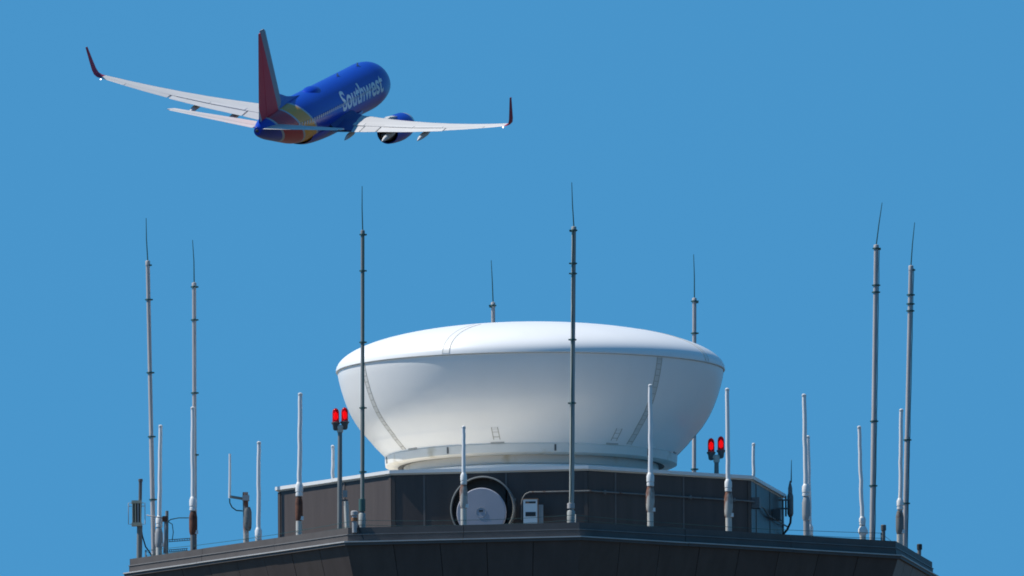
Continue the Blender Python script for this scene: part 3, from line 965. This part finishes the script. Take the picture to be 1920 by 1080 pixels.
def fus_sec(xa):
    for i in range(len(ST2) - 1):
        if ST2[i][0] <= xa <= ST2[i + 1][0]:
            t = (xa - ST2[i][0]) / max(1e-6, ST2[i + 1][0] - ST2[i][0])
            return [lerp(ST2[i][k], ST2[i + 1][k], t) for k in (1, 2, 3)]
    return list(ST2[-1][1:])


fb = MB(); NF = 56
vs, fs = [], []
for xa, w, zt_, zb_ in ST2:
    for k in range(NF):
        a = 2 * pi * k / NF
        vs.append(B(xa, w * cos(a), (zt_ + zb_) / 2 + (zt_ - zb_) / 2 * sin(a)))
for i in range(len(ST2) - 1):
    for k in range(NF):
        fs.append((i * NF + k, (i + 1) * NF + k, (i + 1) * NF + (k + 1) % NF, i * NF + (k + 1) % NF))
fb.add(vs, fs, True)
fb.add(vs[:NF], [tuple(range(NF))], True)
fb.add(vs[-NF:], [tuple(reversed(range(NF)))])
fus = fb.build('fuselage', M['livery'], plane, sharp=R(70))
MB().lathe([(.001, .03), (.10, .03), (.13, .0), (.13, .05), (.10, .07)], c=B(32.2, 0, .80), n=16, M=Matrix.Rotation(R(-90), 3, 'Y')).build('tail_exhaust', M['hot_metal'], fus)
# wing to body fairing
wb = MB(); vs, fs = [], []
for i in range(21):
    f = i / 20
    xa = 9.6 + 12.6 * f
    s_ = sin(pi * f) ** .55 if 0 < f < 1 else 0
    for k in range(24):
        a = pi + pi * k / 23
        vs.append(B(xa, (1.45 + .42 * s_) * cos(a), -.95 + (.98 + .36 * s_) * sin(a) - 0.02))
for i in range(20):
    for k in range(23):
        fs.append((i * 24 + k, (i + 1) * 24 + k, (i + 1) * 24 + k + 1, i * 24 + k + 1))
wb.add(vs, fs, True)
wb.build('belly_fairing', M['blue_paint'], fus)

AF = [(0, 0), (.0125, .28), (.05, .55), (.12, .82), (.25, .98), (.38, 1.0), (.55, .86), (.72, .58), (.88, .26), (1.0, .02)]


def loft(secs, up=True, c0=0.0, c1=1.0):
    """secs: (LE, TE, thickness vector half). Returns closed airfoil surface between chord fractions."""
    mb = MB()
    prof = [p for p in AF if c0 <= p[0] <= c1]

    def th(f):
        for i in range(len(AF) - 1):
            if AF[i][0] <= f <= AF[i + 1][0]:
                return lerp(AF[i][1], AF[i + 1][1], (f - AF[i][0]) / (AF[i + 1][0] - AF[i][0]))
        return 0
    fr = sorted(set([c0, c1] + [p[0] for p in prof]))
    loop = [(f, th(f)) for f in reversed(fr)] + [(f, -th(f) * .75) for f in fr]
    n = len(loop); vs = []; fs = []
    for le, te, tv in secs:
        for f, t in loop:
            vs.append(le.lerp(te, f) + tv * t)
    for i in range(len(secs) - 1):
        for k in range(n):
            fs.append((i * n + k, i * n + (k + 1) % n, (i + 1) * n + (k + 1) % n, (i + 1) * n + k))
    mb.add(vs, fs, True)
    mb.add(vs[:n], [tuple(range(n))]); mb.add(vs[-n:], [tuple(reversed(range(n)))])
    return mb


def wing_sec(y, sgn):
    ay = abs(y)
    xl = 12.6 + (ay - 1.88) * (20.0 - 12.6) / 15.22
    if ay < 5.7:
        xt = 19.05 + (ay - 1.88) * 0.02
    else:
        xt = 19.13 + (ay - 5.7) * (21.3 - 19.13) / 11.4
    z = -1.15 + .085 * (ay - 1.9) + .0051 * max(0, ay - 1.9) ** 2
    c = xt - xl
    inc = lerp(.022, -.01, ay / 17)
    return B(xl, sgn * ay, z + inc * c * .5), B(xt, sgn * ay, z - inc * c * .5), Vector((0, 0, c * lerp(.068, .05, ay / 17)))


for sgn in (1, -1):
    ys = [1.2, 1.88, 3.2, 4.5, 5.7, 7.5, 9.5, 11.5, 13.5, 15.3, 17.1]
    fixc = [.74 if y < 13.6 else .78 for y in ys]
    wing = loft([wing_sec(y, sgn) for y in ys], c0=0.0, c1=.72).build('wing', M['wing_grey'], plane, sharp=R(50))
    # root fillet, widened and darkened to paint in the fuselage's shadow on the wing
    def af(f):
        for i in range(len(AF) - 1):
            if AF[i][0] <= f <= AF[i + 1][0]:
                return lerp(AF[i][1], AF[i + 1][1], (f - AF[i][0]) / (AF[i + 1][0] - AF[i][0]))
        return 0
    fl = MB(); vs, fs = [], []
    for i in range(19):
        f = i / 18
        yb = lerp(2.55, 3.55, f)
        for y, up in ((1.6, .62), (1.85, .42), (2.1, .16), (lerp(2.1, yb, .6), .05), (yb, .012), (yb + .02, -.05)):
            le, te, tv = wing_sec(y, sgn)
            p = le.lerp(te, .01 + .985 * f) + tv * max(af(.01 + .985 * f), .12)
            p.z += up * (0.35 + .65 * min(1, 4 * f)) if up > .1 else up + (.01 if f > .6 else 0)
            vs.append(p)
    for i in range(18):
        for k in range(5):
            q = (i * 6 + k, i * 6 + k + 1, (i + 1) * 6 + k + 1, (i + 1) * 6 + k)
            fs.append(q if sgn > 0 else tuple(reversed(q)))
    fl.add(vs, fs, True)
    fl.build('root_shade_fillet', M['fillet_shade_paint'], wing)
    # leading edge slats, flaps, aileron: separate surfaces along the trailing edge
    def te_panel(nm, y0, y1, drop, aft, c0, mat_):
        secs = []
        for y in (y0, (y0 + y1) / 2, y1):
            le, te, tv = wing_sec(y, sgn)
            hinge = le.lerp(te, c0)
            secs.append((le + Vector((-aft, 0, -aft * .12)), te + Vector((-aft, 0, -drop - aft * .12)), tv))
        loft(secs, c0=c0, c1=1.0).build(nm, mat_, wing)
    te_panel('inboard_flap', 2.0, 4.2, .05, .012, .7215, M['wing_panel'])
    te_panel('inboard_flap', 4.3, 5.6, .04, .012, .7215, M['wing_grey'])
    te_panel('outboard_flap', 5.75, 11.6, .04, .012, .7215, M['wing_panel'])
    te_panel('aileron', 11.75, 15.2, .0, .012, .725, M['wing_grey'])
    te_panel('wing_tip_edge', 15.25, 17.1, .0, .006, .722, M['wing_panel'])
    for y0, y1 in ((2.4, 4.1), (5.9, 8.6), (8.7, 11.3)):
        secs = []
        for y in (y0, y1):
            le, te, tv = wing_sec(y, sgn)
            a = le.lerp(te, .60) + tv * .80 + Vector((0, 0, .012)); b_ = le.lerp(te, .735) + tv * .55 + Vector((0, 0, .03))
            secs.append((a, b_))
        mb = MB()
        (a, b_), (c_, d_) = secs
        up = Vector((0, 0, .03))
        vs = [a, b_, d_, c_, a - up, b_ - up, d_ - up, c_ - up]
        mb.add(vs, [(0, 1, 2, 3), (7, 6, 5, 4), (0, 4, 5, 1), (1, 5, 6, 2), (2, 6, 7, 3), (3, 7, 4, 0)])
        mb.build('spoiler', M['wing_panel'], wing)
    # bare metal leading edge
    secs = []
    for y in ys[2:]:
        le, te, tv = wing_sec(y, sgn)
        secs.append((le + Vector((.05, 0, 0)), te, tv * 1.03))
    loft(secs, c0=0, c1=.10).build('slat', M['alum'], wing)
    # blended winglet
    wl = []
    for (y, z, xl, c, tx, tz) in ((17.1, 1.33, 20.0, 1.30, 0, 1), (17.34, 1.40, 20.22, 1.22, -.35, .93), (17.56, 1.62, 20.5, 1.12, -.75, .66), (17.68, 2.0, 20.85, 1.0, -.95, .3), (17.80, 2.8, 21.5, .78, -.99, .13), (17.97, 4.0, 22.45, .46, -.99, .13)):
        wl.append((B(xl, sgn * y, z), B(xl + c, sgn * y, z), Vector((0, sgn * tx, tz)) * c * .045))
    wlo = loft(wl).build('winglet', M['red_paint'], wing, sharp=R(50))
    MB().lathe([(.001, -.05), (.04, -.03), (.05, 0), (.04, .03), (.001, .05)], c=B(21.36, sgn * 17.06, 1.25), n=10).build('position_light', M['navlight'], wing)
    # flap track fairings
    for y, L_, rr in ((3.2, 2.6, .2), (6.6, 3.6, .24), (9.7, 3.2, .22)):
        le, te, tv = wing_sec(y, sgn)
        MX = Matrix.Rotation(R(90 + 0), 3, 'Y')
        c0 = te + Vector((1.1, 0, -.32))
        mb = MB()
        pts = [c0 + Vector((L_ * .42, 0, .12)), c0 + Vector((L_ * .3, 0, .02)), c0 + Vector((L_ * .1, 0, -.06)), c0 + Vector((-L_ * .18, 0, -.13)), c0 + Vector((-L_ * .42, 0, -.24)), c0 + Vector((-L_ * .58, 0, -.33))]
        mb.tube(pts, [.03, rr * .7, rr, rr, rr * .62, .03], n=12)
        mb.build('flap_track_fairing', M['wing_panel'], wing)
    # engine
    ec = B(11.5, sgn * 4.83, -1.95)
    AX = Matrix.Rotation(R(90), 3, 'Y')       # local +Z -> +X (forward)
    nac = MB()
    nac.lathe([(.80, -1.75), (.86, -2.0), (.90, -2.0), (1.0, -1.2), (1.08, -.1), (1.10, .7), (1.05, 1.6), (.97, 2.1), (.88, 2.25), (.82, 2.15), (.80, 1.7)], c=ec, n=40, M=AX)
    eng = nac.build('engine_nacelle', M['blue_paint'], plane, sharp=R(50))
    MB().lathe([(1.052, 1.6), (.975, 2.105), (.88, 2.262), (.815, 2.15), (.79, 1.7)], c=ec, n=40, M=AX).build('inlet_lip', M['alum'], eng)
    MB().lathe([(.85, -1.9), (.80, -1.0), (.72, .2)], c=ec, n=32, M=AX).build('bypass_duct', M['dark_in'], eng)
    MB().lathe([(.001, 1.2), (.8, 1.2)], c=ec, n=32, M=AX).build('fan_disc', M['hot_metal'], eng)
    MB().lathe([(.36, -2.95), (.42, -2.98), (.50, -2.6), (.62, -1.9), (.70, -1.0), (.72, .2)], c=ec, n=32, M=AX).build('core_cowl', M['hot_metal'], eng)
    MB().lathe([(.01, -3.6), (.12, -3.3), (.24, -2.9), (.36, -2.6)], c=ec, n=24, M=AX).build('exhaust_plug', M['hot_metal'], eng)
    py = MB()
    le, te, tv = wing_sec(4.83, sgn)
    prof_ = [(11.0, -1.0), (12.2, -.78), (13.6, -.62), (16.0, -.75), (15.4, -1.2), (13.4, -1.6), (11.5, -1.2)]
    w_ = .16
    n_ = len(prof_)
    vs = [B(a, sgn * 4.83 - w_, z) for a, z in prof_] + [B(a, sgn * 4.83 + w_, z) for a, z in prof_]
    py.add(vs, [tuple(range(n_)), tuple(reversed(range(n_, 2 * n_)))] + [(k, n_ + k, n_ + (k + 1) % n_, (k + 1) % n_) for k in range(n_)])
    py.build('pylon', M['wing_panel'], eng)
    # tailplane
    hs = []
    for f in (0, .25, .5, .75, .96, 1.0):
        y = lerp(.45, 7.38, f)
        xl = lerp(28.4, 32.05, f); xt = lerp(32.15, 33.5, f); z = lerp(1.0, 1.92, f)
        dn = (xt - xl) * .085            # stabiliser trimmed nose down
        if f == 1.0:
            xl += .35; xt -= .02
        hs.append((B(xl, sgn * y, z - dn), B(xt, sgn * y, z), Vector((0, 0, (xt - xl) * (.05 if f < 1 else .02)))))
    tp = loft(hs, c1=.72).build('tailplane', M['wing_grey'], plane, sharp=R(50))
    loft([(a + Vector((-.03, 0, 0)), b_ + Vector((-.03, 0, 0)), c_) for a, b_, c_ in hs[:-1]], c0=.73, c1=1).build('elevator', M['wing_panel'], tp)

# fin, rudder, dorsal fillet
fsx = []
for f in (0, .2, .4, .6, .8, .97, 1.0):
    z = lerp(1.35, 9.08, f)
    xl = lerp(25.9, 31.75, f); xt = lerp(31.85, 33.3, f)
    if f == 1.0:
        xl += .25
    fsx.append((B(xl, 0, z), B(xt, 0, z), Vector((0, (xt - xl) * (.052 if f < 1 else .03), 0))))
fin = loft(fsx, c1=.72).build('fin', M['fin_paint'], plane, sharp=R(50))
loft([(a + Vector((-.02, 0, 0)), b_ + Vector((-.02, 0, 0)), c_) for a, b_, c_ in fsx[:-1]], c0=.727, c1=1).build('rudder', M['fin_paint'], fin)
ds = MB()
dp = [(21.6, 1.97), (23.6, 2.2), (25.4, 2.5), (27.0, 2.95), (28.6, 2.2), (27, 1.8)]
hw = [.02, .05, .07, .06, .16, .25]
vs = [B(a, -w, z) for (a, z), w in zip(dp, hw)] + [B(a, w, z) for (a, z), w in zip(dp, hw)]
n_ = len(dp)
ds.add(vs, [tuple(range(n_)), tuple(reversed(range(n_, 2 * n_)))] + [(k, n_ + k, n_ + (k + 1) % n_, (k + 1) % n_) for k in range(n_)])
ds.build('dorsal_fillet', M['blue_paint'], fin)

# wifi hump, aerials, beacon
hp = MB(); vs, fs = [], []
for i in range(15):
    f = i / 14
    hgt = .38 * (sin(pi * min(1, f * 1.0)) ** .6 if 0 < f < 1 else 0)
    for k in range(13):
        a = pi * k / 12
        vs.append(B(17.6 + 3.0 * f, .62 * (sin(pi * f) ** .5 if 0 < f < 1 else .02) * cos(a), 1.86 + hgt * sin(a)))
for i in range(14):
    for k in range(12):
        fs.append((i * 13 + k, i * 13 + k + 1, (i + 1) * 13 + k + 1, (i + 1) * 13 + k))
hp.add(vs, fs, True)
hp.build('antenna_hump', M['blue_paint'], fus)
for xa, h in ((7.2, .32), (12.2, .28)):
    mb = MB(); mb.add([B(xa, -.03, 1.97), B(xa + .5, -.03, 1.97), B(xa + .55, 0, 1.97 + h), B(xa + .3, 0, 1.97 + h), B(xa, .03, 1.97), B(xa + .5, .03, 1.97)],
                      [(0, 1, 2, 3), (4, 3, 2, 5), (1, 5, 2), (0, 3, 4)])
    mb.build('blade_aerial', M['wing_panel'], fus)
MB().lathe([(.001, -.2), (.06, -.15), (.03, .1)], c=B(29.0, 0, -.3), n=10).build('tail_skid', M['dark_in'], fus)

# cabin windows, too small to pick apart singly in the photograph
wn = MB()
for sgn in (1, -1):
    xa = 7.9
    while xa < 26.4:
        w_, zt_, zb_ = fus_sec(xa)
        zz = .42
        cz, hz_ = (zt_ + zb_) / 2, (zt_ - zb_) / 2
        sn = max(-1, min(1, (zz - cz) / hz_)); yy = w_ * math.sqrt(1 - sn * sn)
        wn.box(B(xa, sgn * (yy + .002), zz), (.26, .02, .36))
        xa += .508
wo = wn.build('cabin_windows', M['window'], fus)
wo['kind'] = 'stuff'

# lettering on both sides of the forward fuselage
fc = bpy.data.curves.new('lettering', 'FONT')
fc.body = 'Southwest'
fc.size = 1.0
fc.resolution_u = 4
fc.offset = 0.022
tmp = bpy.data.objects.new('tmp_text', fc)
COL.objects.link(tmp)
dg = bpy.context.evaluated_depsgraph_get()
tm = bpy.data.meshes.new_from_object(tmp.evaluated_get(dg))
bpy.data.objects.remove(tmp)
xs = [v.co.x for v in tm.vertices]; ys_ = [v.co.y for v in tm.vertices]
x0, x1 = min(xs), max(xs)
TXA0, TXA1, TV0, TVH = 16.3, 6.2, -0.05, 1.62       # aft end, forward end, lower arc, cap height
cap_h = 0.72
for sgn, nm in ((-1, 'lettering'), (1, 'lettering')):
    bm = bmesh.new(); bm.from_mesh(tm)
    for i in range(-3, 14):
        geom = bm.verts[:] + bm.edges[:] + bm.faces[:]
        bmesh.ops.bisect_plane(bm, geom=geom, plane_co=(0, i * .07, 0), plane_no=(0, 1, 0))
    for v in bm.verts:
        f = (v.co.x - x0) / (x1 - x0)
        xa = lerp(TXA0, TXA1, f) if sgn < 0 else lerp(TXA1, TXA0, f)
        arc = TV0 + v.co.y / cap_h * TVH
        w_, zt_, zb_ = fus_sec(xa)
        cz, hz_ = (zt_ + zb_) / 2, (zt_ - zb_) / 2
        a = (arc - .9) / 1.95
        a = arc / 1.95
        v.co = B(xa, sgn * (w_ + .012) * cos(a), cz + (hz_ + .012) * sin(a))
    me = bpy.data.meshes.new(nm); bm.to_mesh(me); bm.free()
    me.materials.append(M['decal'])
    link(nm, me, fus)
bpy.data.meshes.remove(tm)
